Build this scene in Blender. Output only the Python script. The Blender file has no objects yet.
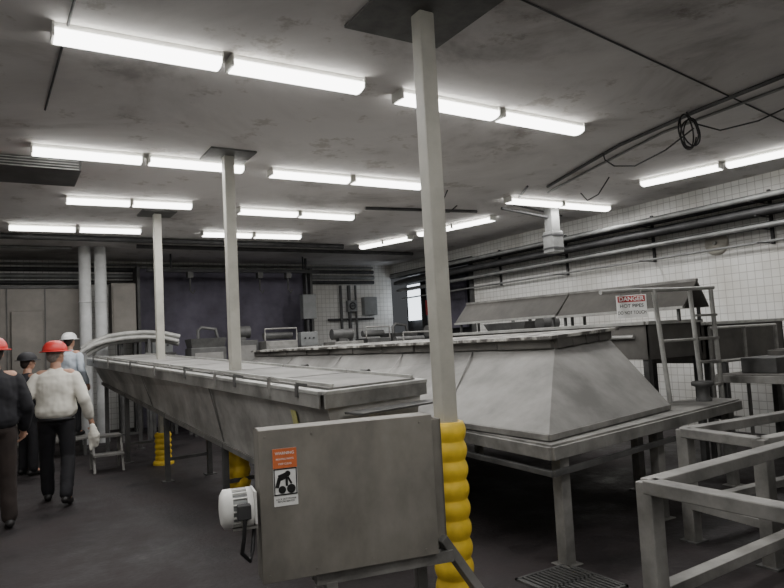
import bpy, bmesh, math, random
from mathutils import Vector, Matrix, Euler
random.seed(7)
S=bpy.context.scene
COL=S.collection
# ---------------------------------------------------------------- materials
MATS={}
def mat(name,c,rough=.6,metal=0.0,var=.25,scale=4.0,bump=.0,c2=None,emit=None,stretch=(1,1,1),detail=6,p0=.35,p1=.68):
    if name in MATS: return MATS[name]
    m=bpy.data.materials.new(name); m.use_nodes=True
    nt=m.node_tree; n=nt.nodes; l=nt.links
    b=n['Principled BSDF']
    tc=n.new('ShaderNodeTexCoord'); mp=n.new('ShaderNodeMapping'); mp.inputs['Scale'].default_value=stretch
    l.new(tc.outputs['Object'],mp.inputs['Vector'])
    no=n.new('ShaderNodeTexNoise'); no.inputs['Scale'].default_value=scale; no.inputs['Detail'].default_value=detail; no.inputs['Roughness'].default_value=.62
    l.new(mp.outputs['Vector'],no.inputs['Vector'])
    cr=n.new('ShaderNodeValToRGB')
    a=c2 if c2 else tuple(x*(1-var) for x in c)
    e=c if c2 else tuple(min(1,x*(1+var*.5)) for x in c)
    cr.color_ramp.elements[0].position=p0; cr.color_ramp.elements[1].position=p1
    cr.color_ramp.elements[0].color=(*a,1); cr.color_ramp.elements[1].color=(*e,1)
    l.new(no.outputs['Fac'],cr.inputs['Fac']); l.new(cr.outputs['Color'],b.inputs['Base Color'])
    b.inputs['Metallic'].default_value=metal
    mr=n.new('ShaderNodeMapRange'); mr.inputs['To Min'].default_value=max(.05,rough-.1); mr.inputs['To Max'].default_value=min(1,rough+.12)
    l.new(no.outputs['Fac'],mr.inputs['Value']); l.new(mr.outputs['Result'],b.inputs['Roughness'])
    if bump:
        bp=n.new('ShaderNodeBump'); bp.inputs['Strength'].default_value=bump; bp.inputs['Distance'].default_value=.01
        l.new(no.outputs['Fac'],bp.inputs['Height']); l.new(bp.outputs['Normal'],b.inputs['Normal'])
    if emit:
        b.inputs['Emission Color'].default_value=(*emit[0],1); b.inputs['Emission Strength'].default_value=emit[1]
    MATS[name]=m; return m
steel=mat('stainless_steel',(.27,.265,.25),.5,.2,.5,3,.05,detail=10)
steel_panel=mat('brushed_steel_panel',(.26,.245,.215),.55,.15,.5,1.6,.04,stretch=(1,1,.6),detail=10)
steel_hood=mat('hood_steel',(.25,.246,.234),.68,.05,.45,1.5,.04,detail=10)
steel_worn=mat('worn_hood_edge',(.58,.57,.53),.6,.1,.3,5,.1,c2=(.09,.085,.078),p0=.46,p1=.60,detail=9)
steel_cover=mat('dull_cover_steel',(.12,.114,.105),.8,.0,.35,2,.04)
steel_dark=mat('dark_steel',(.11,.11,.108),.55,.3,.4,4,.05)
steel_light=mat('galvanised_rim',(.42,.42,.40),.45,.2,.3,6,.03)
steel_stain=mat('stained_trough_steel',(.66,.65,.62),.6,.06,.5,1.5,.04,c2=(.30,.29,.27),stretch=(1,1,.9),detail=8,p0=.38,p1=.64)
cooler_m=mat('brownish_cooler_steel',(.22,.205,.185),.5,.3,.3,1.5,.03)
iron=mat('dark_iron',(.05,.05,.052),.6,.2,.4,6,.1)
black=mat('black_rubber',(.018,.018,.02),.6,0,.3,8)
colpaint=mat('column_paint',(.44,.43,.38),.55,0,.2,3,.03)
yellow=mat('yellow_plastic',(.88,.60,.04),.5,0,.2,6,.05)
white_paint=mat('white_enamel',(.80,.80,.77),.4,0,.12,8)
white_pipe=mat('white_insulated_pipe',(.58,.59,.59),.6,0,.15,5)
pipe_dark=mat('dark_pipe',(.07,.07,.072),.5,.3,.4,4)
pipe_grey=mat('grey_pipe',(.26,.265,.26),.45,.3,.3,4)
orange=mat('sign_orange',(.66,.16,.045),.6,0,.15,10)
red=mat('sign_red',(.42,.03,.035),.6,0,.15,10)
signwhite=mat('sign_white',(.82,.82,.80),.5,0,.05,10)
ink=mat('sign_ink',(.01,.01,.01),.5,0,.05,10)
housing=mat('fixture_enamel',(.7,.7,.66),.4,0,.1,5)
lamp=mat('lit_diffuser',(.9,.9,.88),.4,0,.02,3,emit=((1,.985,.95),9))
concrete_plate=mat('weathered_steel_plate',(.12,.12,.115),.7,.2,.4,6,.1)
cable=mat('black_cable',(.012,.012,.013),.5,0,.2,10)
plastic_grey=mat('grey_plastic',(.22,.23,.23),.5,0,.2,5)
lilac=mat('lilac_panel',(.135,.125,.165),.8,0,.6,.8,.05,detail=9)
outside=mat('daylight_panel',(.7,.75,.8),.6,0,.1,1,emit=((.85,.92,1),3.0))
tag=mat('yellow_tag',(.62,.60,.25),.6,0,.2,20)

def ceil_mat():
    m=bpy.data.materials.new('stained_concrete_ceiling'); m.use_nodes=True; nt=m.node_tree; n=nt.nodes; l=nt.links; b=n['Principled BSDF']
    tc=n.new('ShaderNodeTexCoord')
    n1=n.new('ShaderNodeTexNoise'); n1.inputs['Scale'].default_value=.55; n1.inputs['Detail'].default_value=8; n1.inputs['Roughness'].default_value=.65; n1.inputs['Distortion'].default_value=.5
    n2=n.new('ShaderNodeTexNoise'); n2.inputs['Scale'].default_value=2.2; n2.inputs['Detail'].default_value=10; n2.inputs['Roughness'].default_value=.72
    l.new(tc.outputs['Object'],n1.inputs['Vector']); l.new(tc.outputs['Object'],n2.inputs['Vector'])
    r1=n.new('ShaderNodeValToRGB'); e=r1.color_ramp.elements
    e[0].position=.34; e[0].color=(.33,.31,.30,1); e[1].position=.58; e[1].color=(.64,.62,.61,1)
    e2=r1.color_ramp.elements.new(.45); e2.color=(.55,.53,.52,1)
    l.new(n1.outputs['Fac'],r1.inputs['Fac'])
    mx=n.new('ShaderNodeMixRGB'); mx.blend_type='MULTIPLY'; mx.inputs['Fac'].default_value=.7
    r2=n.new('ShaderNodeValToRGB'); r2.color_ramp.elements[0].position=.37; r2.color_ramp.elements[1].position=.43; r2.color_ramp.elements[0].color=(.6,.57,.53,1)
    l.new(n2.outputs['Fac'],r2.inputs['Fac']); l.new(r1.outputs['Color'],mx.inputs[1]); l.new(r2.outputs['Color'],mx.inputs[2])
    l.new(mx.outputs['Color'],b.inputs['Base Color']); b.inputs['Roughness'].default_value=.8
    return m
def tile_mat():
    m=bpy.data.materials.new('white_glazed_tile'); m.use_nodes=True; nt=m.node_tree; n=nt.nodes; l=nt.links; b=n['Principled BSDF']
    tc=n.new('ShaderNodeTexCoord'); sep=n.new('ShaderNodeSeparateXYZ'); add=n.new('ShaderNodeMath'); com=n.new('ShaderNodeCombineXYZ')
    l.new(tc.outputs['Object'],sep.inputs[0]); l.new(sep.outputs['X'],add.inputs[0]); l.new(sep.outputs['Y'],add.inputs[1])
    l.new(add.outputs[0],com.inputs['X']); l.new(sep.outputs['Z'],com.inputs['Y'])
    br=n.new('ShaderNodeTexBrick'); br.offset=0; br.inputs['Scale'].default_value=1; br.inputs['Brick Width'].default_value=.12; br.inputs['Row Height'].default_value=.12
    br.inputs['Mortar Size'].default_value=.005; br.inputs['Color1'].default_value=(.74,.74,.715,1); br.inputs['Color2'].default_value=(.67,.67,.645,1); br.inputs['Mortar'].default_value=(.42,.41,.39,1)
    l.new(com.outputs[0],br.inputs['Vector'])
    no=n.new('ShaderNodeTexNoise'); no.inputs['Scale'].default_value=1.2; no.inputs['Detail'].default_value=6
    l.new(tc.outputs['Object'],no.inputs['Vector'])
    r=n.new('ShaderNodeValToRGB'); r.color_ramp.elements[0].position=.3; r.color_ramp.elements[0].color=(.68,.65,.60,1); r.color_ramp.elements[1].position=.55
    l.new(no.outputs['Fac'],r.inputs['Fac'])
    mx=n.new('ShaderNodeMixRGB'); mx.blend_type='MULTIPLY'; mx.inputs['Fac'].default_value=.6
    l.new(br.outputs['Color'],mx.inputs[1]); l.new(r.outputs['Color'],mx.inputs[2]); l.new(mx.outputs[0],b.inputs['Base Color'])
    b.inputs['Roughness'].default_value=.4
    return m
def floor_mat():
    m=bpy.data.materials.new('worn_epoxy_floor'); m.use_nodes=True; nt=m.node_tree; n=nt.nodes; l=nt.links; b=n['Principled BSDF']
    tc=n.new('ShaderNodeTexCoord')
    n1=n.new('ShaderNodeTexNoise'); n1.inputs['Scale'].default_value=1.1; n1.inputs['Detail'].default_value=10; n1.inputs['Roughness'].default_value=.72
    l.new(tc.outputs['Object'],n1.inputs['Vector'])
    r=n.new('ShaderNodeValToRGB'); r.color_ramp.elements[0].position=.38; r.color_ramp.elements[0].color=(.009,.007,.008,1); r.color_ramp.elements[1].position=.66; r.color_ramp.elements[1].color=(.034,.026,.027,1)
    l.new(n1.outputs['Fac'],r.inputs['Fac']); l.new(r.outputs['Color'],b.inputs['Base Color'])
    mr=n.new('ShaderNodeMapRange'); mr.inputs['From Min'].default_value=.35; mr.inputs['From Max'].default_value=.6; mr.inputs['To Min'].default_value=.45; mr.inputs['To Max'].default_value=.9
    l.new(n1.outputs['Fac'],mr.inputs['Value']); l.new(mr.outputs['Result'],b.inputs['Roughness'])
    n2=n.new('ShaderNodeTexNoise'); n2.inputs['Scale'].default_value=25; n2.inputs['Detail'].default_value=6; l.new(tc.outputs['Object'],n2.inputs['Vector'])
    bp=n.new('ShaderNodeBump'); bp.inputs['Strength'].default_value=.5; bp.inputs['Distance'].default_value=.008
    l.new(n2.outputs['Fac'],bp.inputs['Height']); l.new(bp.outputs['Normal'],b.inputs['Normal'])
    return m
CEIL=ceil_mat(); TILE=tile_mat(); FLOOR=floor_mat()

# ---------------------------------------------------------------- mesh builder
def V(*a): return Vector(a)
class MB:
    def __init__(s): s.v=[]; s.f=[]; s.sm=[]
    def add(s,vs,fs,smooth=False):
        o=len(s.v); s.v+= [Vector(x) for x in vs]; s.f+=[tuple(i+o for i in f) for f in fs]; s.sm+=[smooth]*len(fs); return s
    def box(s,c,d,rz=0,M=None):
        hx,hy,hz=d[0]/2,d[1]/2,d[2]/2
        R=M if M else Matrix.Rotation(rz,3,'Z')
        vs=[Vector(c)+R@Vector((x*hx,y*hy,z*hz)) for x in(-1,1) for y in(-1,1) for z in(-1,1)]
        return s.add(vs,[(0,1,3,2),(4,6,7,5),(0,4,5,1),(2,3,7,6),(0,2,6,4),(1,5,7,3)])
    def bb(s,a,b):
        return s.box([(a[i]+b[i])/2 for i in range(3)],[abs(b[i]-a[i]) for i in range(3)])
    def beam(s,p,q,w,h,up=(0,0,1)):
        p=Vector(p);q=Vector(q); d=(q-p); L=d.length; d.normalize(); u=Vector(up)
        if abs(d.dot(u))>.98: u=Vector((0,1,0))
        x=d.cross(u).normalized(); z=x.cross(d).normalized()
        M=Matrix((x,d,z)).transposed()
        return s.box((p+q)/2,(w,L,h),M=M)
    def cyl(s,p,q,r,r2=None,n=14,cap=True,smooth=True):
        if r2 is None: r2=r
        p=Vector(p);q=Vector(q); d=(q-p).normalized(); u=Vector((0,0,1)) if abs(d.z)<.9 else Vector((1,0,0))
        x=d.cross(u).normalized(); y=d.cross(x)
        vs=[];fs=[]
        for k in range(n):
            a=2*math.pi*k/n; o=x*math.cos(a)+y*math.sin(a); vs+= [p+o*r,q+o*r2]
        for k in range(n): fs.append((2*k,2*k+1,(2*k+3)%(2*n),(2*k+2)%(2*n)))
        s.add(vs,fs,smooth)
        if cap: 
            s.add([vs[2*k] for k in range(n)],[tuple(range(n))]); s.add([vs[2*k+1] for k in range(n)],[tuple(range(n))[::-1]])
        return s
    def tube(s,path,r,n=10,closed=False):
        P=[Vector(p) for p in path]; N=len(P); prev=None; rings=[]
        for i,p in enumerate(P):
            if closed: t=(P[(i+1)%N]-P[i-1]).normalized()
            else: t=(P[min(i+1,N-1)]-P[max(i-1,0)]).normalized()
            if prev is None:
                u=Vector((0,0,1)) if abs(t.z)<.9 else Vector((1,0,0)); x=t.cross(u).normalized()
            else:
                x=(prev-t*prev.dot(t)).normalized()
            prev=x; y=t.cross(x); rings.append([p+(x*math.cos(2*math.pi*k/n)+y*math.sin(2*math.pi*k/n))*r for k in range(n)])
        vs=[v for rg in rings for v in rg]; fs=[]
        for i in range(N if closed else N-1):
            j=(i+1)%N
            for k in range(n): fs.append((i*n+k,i*n+(k+1)%n,j*n+(k+1)%n,j*n+k))
        s.add(vs,fs,True)
        if not closed: s.add(rings[0],[tuple(range(n))[::-1]]); s.add(rings[-1],[tuple(range(n))])
        return s
    def lathe(s,c,prof,n=20,axis='Z',smooth=True,cap=True):
        c=Vector(c); vs=[];fs=[]
        for (r,h) in prof:
            for k in range(n):
                a=2*math.pi*k/n; x,y=r*math.cos(a),r*math.sin(a)
                vs.append(c+(Vector((x,y,h)) if axis=='Z' else Vector((h,x,y)) if axis=='X' else Vector((x,h,y))))
        for i in range(len(prof)-1):
            for k in range(n): fs.append((i*n+k,i*n+(k+1)%n,(i+1)*n+(k+1)%n,(i+1)*n+k))
        s.add(vs,fs,smooth)
        if cap:
            s.add(vs[:n],[tuple(range(n))[::-1]]); s.add(vs[-n:],[tuple(range(n))])
        return s
    def slab(s,pts,t):
        P=[Vector(p) for p in pts]; n=len(P); Q=[p-Vector((0,0,t)) for p in P]
        fs=[tuple(range(n)),tuple(range(n,2*n))[::-1]]+[(i,n+i,n+(i+1)%n,(i+1)%n) for i in range(n)]
        return s.add(P+Q,fs)
    def mesh(s,name,off=(0,0,0)):
        me=bpy.data.meshes.new(name); o=Vector(off)
        me.from_pydata([v-o for v in s.v],[],s.f); me.polygons.foreach_set('use_smooth',s.sm)
        bm=bmesh.new(); bm.from_mesh(me); bmesh.ops.recalc_face_normals(bm,faces=bm.faces); bm.to_mesh(me); bm.free()
        me.update(); return me
class Thing:
    def __init__(s,name,label,cat,loc=(0,0,0),rz=0,group=None):
        e=bpy.data.objects.new(name,None); e.empty_display_size=.1; e.location=loc; e.rotation_euler=(0,0,rz); COL.objects.link(e)
        e['label']=label; e['category']=cat
        if group: e['group']=group
        s.e=e; s.loc=Vector(loc); s.parts=[]
    def part(s,name,mb,m,parent=None,local=False,bevel=0,label=None,solid=0):
        me=mb.mesh(name,(0,0,0) if local else s.loc); me.materials.append(m)
        o=bpy.data.objects.new(name,me); COL.objects.link(o); o.parent=parent or s.e
        if solid: 
            md=o.modifiers.new('s','SOLIDIFY'); md.thickness=solid; md.offset=0
        if bevel:
            md=o.modifiers.new('b','BEVEL'); md.width=bevel; md.segments=2; md.limit_method='ANGLE'
        if label: o['label']=label
        s.parts.append(o); return o
    def copy(s,loc,rz=None,label=None):
        e=s.e.copy(); COL.objects.link(e); e.location=loc
        if rz is not None: e.rotation_euler=(0,0,rz)
        if label: e['label']=label
        mp={s.e:e}
        for o in s.parts:
            c=o.copy(); COL.objects.link(c); c.parent=mp[o.parent]; mp[o]=c
        return e
def single(name,mb,m,label,cat,loc=(0,0,0),group=None,bevel=0):
    me=mb.mesh(name,loc); me.materials.append(m); o=bpy.data.objects.new(name,me); COL.objects.link(o); o.location=loc
    o['label']=label; o['category']=cat
    if group: o['group']=group
    if bevel:
        md=o.modifiers.new('b','BEVEL'); md.width=bevel; md.segments=2; md.limit_method='ANGLE'
    return o
def struct(name,a,b,m):
    me=MB().bb(a,b).mesh(name); me.materials.append(m); o=bpy.data.objects.new(name,me); COL.objects.link(o); o['kind']='structure'; return o
def text_part(T,name,txt,size,m,loc,rot,parent=None,align='CENTER',bold=.02):
    cu=bpy.data.curves.new(name,'FONT'); cu.body=txt; cu.size=size; cu.align_x=align; cu.align_y='CENTER'; cu.extrude=.0006; cu.offset=size*bold
    o=bpy.data.objects.new(name,cu); COL.objects.link(o); bpy.context.view_layer.update()
    me=bpy.data.meshes.new_from_object(o.evaluated_get(bpy.context.evaluated_depsgraph_get())); bpy.data.objects.remove(o)
    me.materials.clear(); me.materials.append(m)
    p=bpy.data.objects.new(name,me); COL.objects.link(p); p.parent=parent or T.e; p.location=Vector(loc); p.rotation_euler=rot; T.parts.append(p); return p
def lp(a,b,t): return a+(b-a)*t

# ---------------------------------------------------------------- room
H=3.8; XR=9.6; YB=16.0
struct('floor',(-4,-3,-.1),(XR,YB,0),FLOOR)
struct('ceiling',(-4,-3,H),(XR,YB,H+.1),CEIL)
struct('wall_left',(-4.1,-3,0),(-4,YB,H),TILE)
struct('wall_front',(-4,-3.1,0),(XR,-3,H),TILE)
struct('wall_back',(-4,YB,0),(XR,YB+.1,H),TILE)
struct('wall_right',(XR,-3,0),(XR+.15,12.3,H),TILE)
struct('wall_right',(XR,12.3,3.45),(XR+.15,16,H),TILE)
struct('door_1',(XR+.5,12.3,0),(XR+.6,16.0,3.45),iron)
struct('trim_1',(XR-.05,12.2,3.4),(XR+.16,15.95,3.55),steel_dark)
struct('trim_2',(XR-.05,12.2,0),(XR+.16,12.32,3.4),steel_dark)
struct('window_1',(XR+.38,15.0,2.2),(XR+.45,15.75,3.2),outside)
struct('trim_3',(XR+.32,14.93,1.9),(XR+.46,15.0,3.45),iron)
struct('trim_4',(XR+.32,13.0,1.9),(XR+.40,14.5,3.2),lilac)
struct('trim_5',(XR+.30,14.55,2.3),(XR+.40,14.75,2.7),red)
# ---------------------------------------------------------------- camera
psi,th,rho,f=math.radians(31),math.radians(4.1),math.radians(3.05),655
Fw=Vector((math.sin(psi)*math.cos(th),math.cos(psi)*math.cos(th),math.sin(th)))
r0=Vector((math.cos(psi),-math.sin(psi),0)); u0=r0.cross(Fw)
Rr=r0*math.cos(rho)-u0*math.sin(rho); Uu=u0*math.cos(rho)+r0*math.sin(rho)
cd=bpy.data.cameras.new('camera'); cam=bpy.data.objects.new('camera',cd); COL.objects.link(cam)
M=Matrix((Rr,Uu,-Fw)).transposed().to_4x4(); M.translation=Vector((0,0,1.65)); cam.matrix_world=M
cd.sensor_width=36; cd.lens=36*f/784; cd.clip_start=.05; S.camera=cam
# ---------------------------------------------------------------- lights
w=bpy.data.worlds.new('w'); S.world=w; w.use_nodes=True; w.node_tree.nodes['Background'].inputs[0].default_value=(.5,.52,.55,1); w.node_tree.nodes['Background'].inputs[1].default_value=.12
def fixture(L):
    T=Thing('light_fixture','long white fluorescent ceiling fixture with glowing wrap diffuser','ceiling light',(0,0,H),group='fluorescent ceiling fixtures')
    T.part('housing',MB().bb((-L/2,-.075,-.045),(L/2,.075,0)),housing,local=True,bevel=.005)
    n=7; prof=[(-.09,-.045)]+[(-.09*math.cos(math.pi*k/n),-.05-.055*math.sin(math.pi*k/n)**.6) for k in range(1,n)]+[(.09,-.045)]
    vs=[];N=len(prof)
    for x in (-L/2+.012,L/2-.012): vs+=[(x,a,b) for a,b in prof]
    fs=[(i,i+1,N+i+1,N+i) for i in range(N-1)]+[tuple(range(N)),tuple(range(N,2*N))[::-1]]
    T.part('diffuser',MB().add(vs,fs),lamp,local=True)
    T.part('end_cap',MB().bb((-L/2-.003,-.088,-.09),(-L/2+.012,.088,0)),housing,local=True)
    T.part('end_cap',MB().bb((L/2-.012,-.088,-.09),(L/2+.003,.088,0)),housing,local=True)
    return T
runs=[(.27,4.6,2.6,4.6),(2.93,4.66,5.25,4.72),(.25,7.33,2.48,7.3),(2.78,7.38,5.0,7.35),(6.8,7.7,9.1,7.7),(.75,9.55,2.4,9.45),(3.1,9.6,5.1,9.6),(.1,11.75,2.1,11.65),(3.1,11.7,5.0,11.6),(6.85,12.6,7.25,11.2),(7.2,10.8,7.62,9.0),(8.05,6.2,8.55,3.9),
 (-2.45,4.6,-.1,4.6),(.27,1.3,2.62,1.3),(2.93,1.3,5.28,1.3),(.27,-1.2,2.62,-1.2),(-2.45,1.3,-.1,1.3)]  # unseen fixture runs outside the view, added as fill light for the foreground
cache={}
for (x0,y0,x1,y1) in runs:
    D=Vector((x1-x0,y1-y0,0)); Lr=D.length; L=round(Lr/2-.03,1); a=math.atan2(D.y,D.x)
    if L>Lr/2-.02: L=round(L-.05,2)
    for k in (.25,.75):
        p=Vector((x0,y0,H))+D*k
        if L not in cache:
            cache[L]=fixture(L); cache[L].e.location=p; cache[L].e.rotation_euler=(0,0,a); e=cache[L].e
        else: e=cache[L].copy(p,a)
    ld=bpy.data.lights.new('tube_light','AREA'); ld.shape='RECTANGLE'; ld.size=Lr*.94; ld.size_y=.15; ld.energy=35 if y0>1.5 else 21; ld.color=(1,.98,.96)
    lo=bpy.data.objects.new('tube_light',ld); COL.objects.link(lo); lo.location=(x0+D.x/2,y0+D.y/2,H-.112); lo.rotation_euler=(0,0,a)
# ---------------------------------------------------------------- columns + guards
cols=[(2.40,3.42),(2.18,7.0),(2.08,10.34)]
for i,(x,y) in enumerate(cols):
    T=Thing('support_column','pale painted square steel column bolted between floor and ceiling','column',(x,y,0),group='support columns')
    T.part('shaft',MB().bb((-.056,-.056,.02),(.056,.056,H-.02)),colpaint,local=True,bevel=.010)
    T.part('base_plate',MB().bb((-.085,-.085,0),(.085,.085,.02)),steel_dark,local=True)
    T.part('top_plate',MB().bb((-.38,-.38,H-.02),(.38,.38,H)) if i==0 else MB().bb((-.25,-.25,H-.02),(.25,.25,H)),concrete_plate,local=True,label='square dark weathered steel ceiling plate')
    prof=[(.150,0),(.152,.03),(.135,.06)]
    nb=9 if i<2 else 5; hh=1.11 if i<2 else .45
    for k in range(nb):
        z0=.06+k*(hh-.04)/nb
        for t in range(7):
            q=t/6; prof.append((.106+.017*math.sin(math.pi*q),z0+q*(hh-.04)/nb*.98))
    prof+=[(.095,hh+.02),(.085,hh+.02)]
    G=Thing('column_guard','ribbed yellow plastic sleeve wrapped around a steel column base','column guard',(x,y,0),group='yellow column guards')
    G.part('sleeve',MB().lathe((0,0,0),prof+[(.085,0)],n=24,cap=False),yellow,local=True)
# ---------------------------------------------------------------- trough conveyor
NL=V(2.02,4.38,1.30);NR=V(3.05,4.68,1.30);FL=V(1.33,12.5,1.62);FR=V(2.35,12.6,1.62)
NBL=V(2.20,4.46,.46);NBR=V(2.80,4.60,.46);FBL=V(1.54,12.52,1.20);FBR=V(2.08,12.58,1.20)
T=Thing('trough_conveyor','long stained stainless trough conveyor with V-shaped sides','conveyor',(2.2,8,0))
mb=MB(); mb.add([NL,NBL,NBR,NR,FL,FBL,FBR,FR],[(0,1,5,4),(1,2,6,5),(2,3,7,6),(4,5,6,7)])
mb.add([NL+V(0,0,-.05),NBL,NBR,NR+V(0,0,-.05)],[(0,1,2,3)])
T.part('trough_body',mb,steel_stain,solid=.012)
# deep rim: flat face + top lip
for a,b,sg in ((NL,FL,-1),(NR,FR,1)):
    T.part('rim',MB().beam(a+V(sg*.01,0,0),b+V(sg*.01,0,0),.09,.03),steel_light,bevel=.005,label='bright folded steel rim')
    T.part('rim_face',MB().beam(a+V(sg*.045,0,-.055),b+V(sg*.045,0,-.055),.012,.11),steel,label='deep vertical rim face')
T.part('rim',MB().beam(NL+V(-.03,-.01,0),NR+V(.03,.01,0),.09,.03),steel_light,bevel=.005,label='bright folded steel rim')
T.part('rim_face',MB().beam(NL+V(-.03,-.05,-.055),NR+V(.03,-.03,-.055),.012,.11),steel,label='deep vertical rim face')
cuts=[.0,.13,.30,.48,.66,.84,1.0]
for t0,t1 in zip(cuts,cuts[1:]):
    t0+=.003;t1-=.003
    a0,a1,b0,b1=lp(NL,FL,t0),lp(NL,FL,t1),lp(NR,FR,t0),lp(NR,FR,t1)
    T.part('lid_panel',MB().slab([lp(a0,b0,.05)+V(0,0,.03),lp(a0,b0,.95)+V(0,0,.03),lp(a1,b1,.95)+V(0,0,.03),lp(a1,b1,.05)+V(0,0,.03)],.012),steel_hood,label='flat grey steel lid panel')
    T.part('lid_edge',MB().beam(lp(a0,b0,.09)+V(0,0,.042),lp(a1,b1,.09)+V(0,0,.042),.02,.025),steel_light,label='raised lid edge')
    T.part('lid_edge',MB().beam(lp(a0,b0,.92)+V(0,0,.042),lp(a1,b1,.92)+V(0,0,.042),.02,.025),steel_light,label='raised lid edge')
T.part('end_tray',MB().beam(lp(NL,NR,.12)+V(.05,-.14,-.16),lp(NL,NR,.98)+V(.05,-.14,-.16),.20,.015),steel_dark,bevel=.003)
def onside(t,u,o=.012):
    a=lp(NL,FL,t);b=lp(NBL,FBL,t); return lp(a,b,u)+V(-o,0,0)
for t in (.30,.62):
    p,q=onside(t,.16,.007),onside(t,.98,.007); w_=V(0,.02,0)
    T.part('side_joint',MB().add([p-w_,p+w_,q+w_,q-w_],[(0,1,2,3)]),steel_hood,solid=.004)
for i,t in enumerate((.04,.10,.19,.25,.36,.50,.64,.80,.93)):
    a=lp(NL,FL,t); hgt=(.05,.07,.055)[i%3]
    T.part('clamp',MB().beam(a+V(-.058,0,hgt),a+V(-.058,0,-.05-.03*(i%2)),.04,.018,up=(1,0,0)).beam(a+V(-.065,-.01,hgt),a+V(.02,-.01,.035),.03,.02),steel if i%2 else steel_dark)
    if i%2:
        c=lp(NR,FR,t)+V(-.03,0,.05); T.part('hinge',MB().cyl(c+V(0,-.07,0),c+V(0,.07,0),.02),steel_dark)
for t in (.06,.3,.55,.8,.97):
    bl=lp(NBL,FBL,t);br=lp(NBR,FBR,t)
    for b in (bl,br):
        T.part('leg',MB().beam((b.x,b.y,b.z),(b.x,b.y,0.01),.06,.06).box((b.x,b.y,.006),(.14,.14,.012)),steel_dark)
    T.part('leg_brace',MB().beam((bl.x,bl.y,.28),(br.x,br.y,.28),.04,.04),steel_dark)
T.part('bottom_rail',MB().beam(NBL+V(0,0,-.02),FBL+V(0,0,-.02),.06,.05),steel)
T.part('bottom_rail',MB().beam(NBR+V(0,0,-.02),FBR+V(0,0,-.02),.06,.05),steel)
T.part('label_tag',MB().add([onside(.062,.22,.018),onside(.073,.22,.018),onside(.073,.42,.018),onside(.062,.42,.018)],[(0,1,2,3)]),tag,solid=.003,label='small yellowed instruction label')
# ---------------------------------------------------------------- drive guard with sign
GX,GY=1.57,3.13
a=math.atan2(3.03-3.22,1.0)
T=Thing('drive_guard','flat scuffed brownish steel drive guard box on a floor stand','machine guard',(GX,GY,0),rz=a)
W=.95; zb=.485
T.part('guard_panel',MB().bb((-W/2,-.005,zb),(W/2,.01,1.235)).bb((-W/2,0,zb),(-W/2+.012,.16,1.235)).bb((W/2-.012,0,zb),(W/2,.16,1.235)).bb((-W/2,0,1.223),(W/2,.16,1.235)).bb((-W/2,0,zb),(W/2,.16,zb+.012)).bb((-W/2,.15,zb),(W/2,.16,1.235)),steel_panel,local=True,bevel=.003)
T.part('side_bracket',MB().bb((W/2-.005,.06,.5),(W/2+.08,.07,1.20)).bb((W/2+.07,.06,.5),(W/2+.08,.18,1.20)),steel_panel,local=True)
for yy in (.05,.145): T.part('base_beam',MB().bb((-.2,yy-.028,.42),(W/2+.1,yy+.028,.483)),steel,local=True,bevel=.003)
for (xx,yy) in ((-.12,.05),(.42,.145)):
    T.part('stand_leg',MB().beam((xx,yy,.43),(xx,yy,.0),.06,.06).box((xx,yy,.006),(.16,.14,.012)),steel,local=True,bevel=.003)
T.part('diagonal_brace',MB().beam((W/2+.04,.05,.55),(W/2+.42,.16,.012),.06,.05).box((W/2+.42,.16,.006),(.16,.14,.012)),steel,local=True,bevel=.003)
T.part('link_beam',MB().beam((.2,.16,.9),(.6,1.28,.9),.08,.08),steel_dark,local=True)
T.part('link_beam',MB().beam((0,.16,.6),(.4,1.25,.65),.06,.06),steel_dark,local=True)
for x in (-.44,-.2,.1,.4): 
    for z in (.52,1.2): T.part('bolt',MB().cyl((x,-.012,z),(x,0,z),.006,n=6),steel_panel,local=True)
SG=Thing('warning_sign','orange and white WARNING label with pictogram on steel guard','sign',(GX,GY,0),rz=a)
sx,sz,sw,sh_=-.345,.995,.122,.285
SG.part('plate',MB().bb((sx-sw/2,-.008,sz-sh_/2),(sx+sw/2,-.005,sz+sh_/2)),signwhite,local=True)
SG.part('header',MB().bb((sx-sw/2,-.010,sz+.045),(sx+sw/2,-.008,sz+sh_/2)),orange,local=True)
pg=MB()
pg.box((sx,-.0095,sz+.041),(sw-.004,.002,.005)).box((sx,-.0095,sz-.086),(sw-.004,.002,.006))
for s_ in (-1,1): pg.box((sx+s_*(sw/2-.005),-.0095,sz-.022),(.005,.002,.13))
pg.cyl((sx+.028,-.0105,sz-.060),(sx+.028,-.008,sz-.060),.022,n=18).cyl((sx-.018,-.0105,sz-.062),(sx-.018,-.008,sz-.062),.019,n=18)
pg.cyl((sx+.012,-.0105,sz+.016),(sx+.012,-.008,sz+.016),.014,n=16)
B2=lambda x0,z0,x1,z1,w_: pg.beam((sx+x0,-.0095,sz+z0),(sx+x1,-.0095,sz+z1),w_,.003,up=(0,1,0))
B2(.004,.008,-.034,-.004,.030); B2(-.030,-.002,-.044,-.050,.018); B2(.006,.004,.006,-.045,.012); B2(.012,.0,.03,-.035,.010)
SG.part('pictogram',pg,ink,local=True)
rx=(math.radians(90),0,0)
text_part(SG,'lettering','WARNING',.020,signwhite,(sx,-.0108,sz+.119),rx,bold=.01)
text_part(SG,'lettering','MOVING PARTS',.0128,signwhite,(sx,-.0108,sz+.090),rx,bold=.005)
text_part(SG,'lettering','KEEP CLEAR',.0128,signwhite,(sx,-.0108,sz+.066),rx,bold=.005)
text_part(SG,'lettering','LOCK OUT POWER\nBEFORE SERVICE',.0115,ink,(sx,-.0085,sz-.114),rx,bold=.005)
T=Thing('electric_motor','stubby white washdown electric motor with dark centre','motor',(GX-.495,GY+.13,0),rz=a)
zc=.865
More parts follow.
